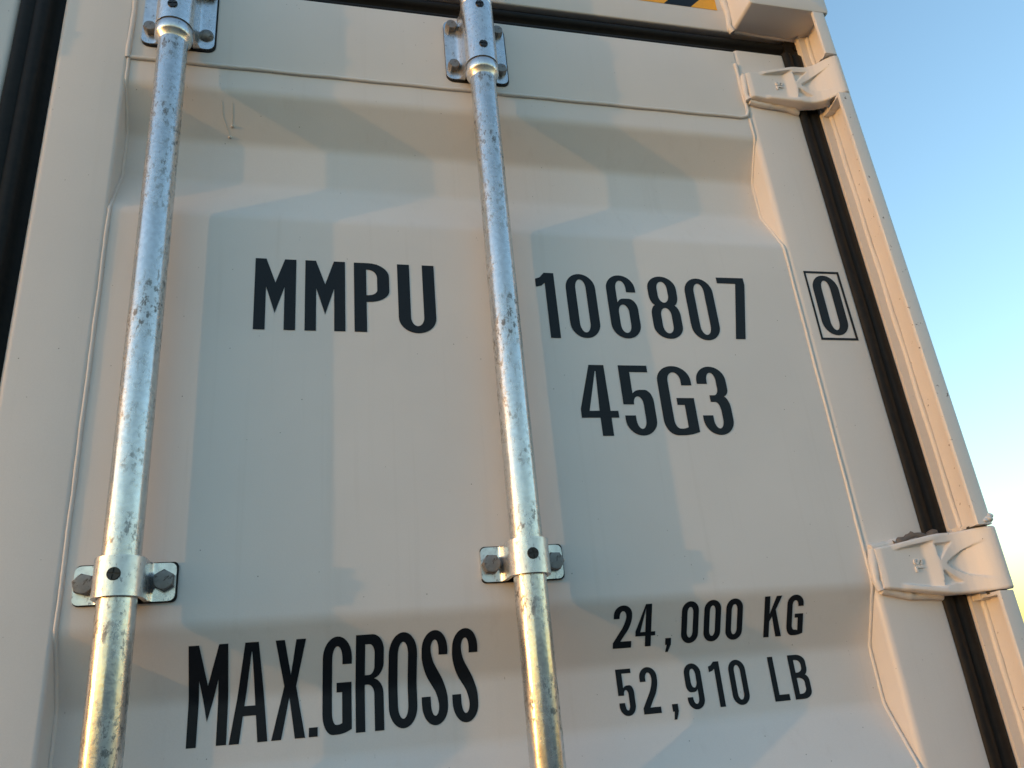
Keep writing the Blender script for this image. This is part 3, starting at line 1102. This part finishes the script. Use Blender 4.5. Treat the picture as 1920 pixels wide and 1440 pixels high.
def locking_bar(x, top_z, mid_z, dome, flip_spin):
    bm = bmesh.new()
    ring_loft(bm, [(BAR_R, DOOR_BOT - 60)] + [(BAR_R, -1900 + i * 100) for i in range(25)] + [(BAR_R, 640)], 56)
    bar = put('locking_bar', mesh_only(bm, 'locking_bar', M_GALV), None, cont, Vector((x / 1000, BAR_Y / 1000, 0)) + L1)
    rnd = random.Random(int(x) + 7)
    # welded stop collars either side of the upper guide
    for a, s in ((top_z - 61, -1), (top_z + 57, 1)):
        bm = bmesh.new()
        ring_loft(bm, [(BAR_R - 1, a - s * 0), (23.2, a), (23.9, a + s * 1.0), (23.9, a + s * 13), (22.6, a + s * 15.5), (19.8, a + s * 19), (BAR_R - .8, a + s * 26)], 48)
        put('stop_collar', mesh_only(bm, 'stop_collar', M_PLATE, 50), None, bar)
    def bracket(zc, strap, pad, bolts, screws, R, tilt):
        b = put('guide_bracket', strap, None, bar, (0, 0, zc / 1000))
        return b
    for zc, strap, pad, kind in ((top_z, top_strap, top_pad, 't'), (mid_z, mid_strap, mid_pad, 'm'), (mid_z - 720, mid_strap, mid_pad, 'm'), (-1690, top_strap, top_pad, 't')):
        put('guide_bracket', strap, None, bar, (0, 0, zc / 1000))
        put('backing_pad', pad, None, bar, (0.0009, 0, zc / 1000))
        yb = (-BAR_Y - 5.5) / 1000
        if kind == 't':
            spots = [(-36, 42), (36, 42), (-36, -36), (36, -36)]
            scr = [-37.5, 41]
        else:
            spots = [(-37.5, 0.5), (37.5, 0.5)]
            scr = [1.0]
        for q, (bx, bz) in enumerate(spots):
            me = bolt_small if kind == 't' else bolt_big
            if dome and kind == 't' and q == 3:
                me = bolt_dome
            o = put('bolt', me, None, bar, label='shallow domed rivet head' if me is bolt_dome else None, loc= (bx / 1000, yb, (zc + bz + rnd.uniform(-1, 1)) / 1000))
            o.rotation_euler = (0, rnd.uniform(0, 1.05), 0)
        for s in scr:
            a = -0.02
            o = put('screw', screw_me, None, bar, (24.1 * math.sin(a) / 1000, -24.1 * math.cos(a) / 1000, (zc + s) / 1000))
            o.rotation_euler = (0, rnd.uniform(-.25, .25), a)
    return bar
locking_bar(307.0, 481.0, -295.5, False, 1)
locking_bar(-113.5, 489.0, -297.5, True, 1)
locking_bar(2 * CX + 113.5, 485.0, -296.0, False, 1)
locking_bar(2 * CX - 307.0, 482.0, -296.0, False, 1)

# ---- the rest of the container body
def corrugated_side(x, sgn):
    bm = bmesh.new()
    pts = []
    y = 90.0
    while y < YE - 120:
        for dy, dx in ((0, 0), (72, 0), (140, -36), (210, -36)):
            if y + dy < YE - 100:
                pts.append((x + sgn * dx, y + dy))
        y += 278
    loft(bm, [[(px, py, z) for px, py in pts] for z in (Z_BOT + 150, 640)], closed=False)
    fix_normals(bm)
    finish(bm, 'side_wall', M_PAINT, cont, L1, angle=20)
corrugated_side(912.0, 1)
corrugated_side(2 * CX - 912.0, -1)
bm = bmesh.new()
for sx in (ident, mirror):
    a, b = sorted((sx(868), sx(914)))
    box(bm, a, b, 109, YE - 170, 642, 700)
    box(bm, a, b, 109, YE - 170, Z_BOT + 20, Z_BOT + 148)
fix_normals(bm)
finish(bm, 'side_rail', M_PAINT, cont, L1)
bm = bmesh.new()
box(bm, 2 * CX - 866, 866, 62, YE - 4, 690, 698)
fix_normals(bm)
finish(bm, 'roof', M_PAINT, cont, L1)
bm = bmesh.new()
box(bm, 2 * CX - 866, 866, 62, YE - 4, Z_BOT + 140, Z_BOT + 165)
fix_normals(bm)
finish(bm, 'floor', M_WOOD, cont, L1)
bm = bmesh.new()
box(bm, 2 * CX - 890, 890, YE - 3, YE + 20, Z_BOT + 118, 697)
fix_normals(bm)
finish(bm, 'end_wall', M_PAINT, cont, L1)
bm = bmesh.new()
box(bm, 2 * CX - 767, 767, -40, 61, Z_BOT + 5, DOOR_BOT - 12)
fix_normals(bm)
finish(bm, 'door_sill', M_PAINT, cont, L1)

# ================================================================== unseen container, added for the stripe it mirrors in the bars
opp = bpy.data.objects.new('shipping_container', None)
COL.objects.link(opp)
opp.location = (4.4, -7.6, 0)
opp['label'] = 'blue grey shipping container added out of view behind the camera, its long side mirrored in the locking bars'
opp['category'] = 'shipping container'
M_OPP = paint_mat('blue grey container paint', (0.23, 0.27, 0.31))
bm = bmesh.new()
pts = []
x = -5900.0
while x < 5900:
    for dx, dy in ((0, 1180), (72, 1180), (140, 1144), (210, 1144)):
        pts.append((min(x + dx, 5900), dy))
    x += 278
loft(bm, [[(a, b, z) for a, b in pts] for z in (140, 2500)], closed=False)
loft(bm, [[(a, -b, z) for a, b in pts] for z in (140, 2500)], closed=False)
fix_normals(bm)
finish(bm, 'side_wall', M_OPP, opp, angle=20)
bm = bmesh.new()
for sy in (-1, 1):
    a, b = sorted((sy * 1140, sy * 1215))
    box(bm, -5950, 5950, a, b, 2490, 2570)
    box(bm, -5950, 5950, a, b, 10, 150)
fix_normals(bm)
finish(bm, 'side_rail', M_OPP, opp)
bm = bmesh.new()
box(bm, -5960, 5960, -1138, 1138, 2540, 2556)
fix_normals(bm)
finish(bm, 'roof', M_OPP, opp)
for sx in (-1, 1):
    bm = bmesh.new()
    a, b = sorted((sx * 5952, sx * 5990))
    box(bm, a, b, -1137, 1137, 20, 2538)
    fix_normals(bm)
    finish(bm, 'end_wall', M_OPP, opp)
    for sy in (-1, 1):
        bm = bmesh.new()
        a, b = sorted((sx * 5904, sx * 6045))
        c, d = sorted((sy * 1139, sy * 1219))
        box(bm, a, b, c, d, 0, 2591)
        fix_normals(bm)
        finish(bm, 'corner_post', M_OPP, opp)
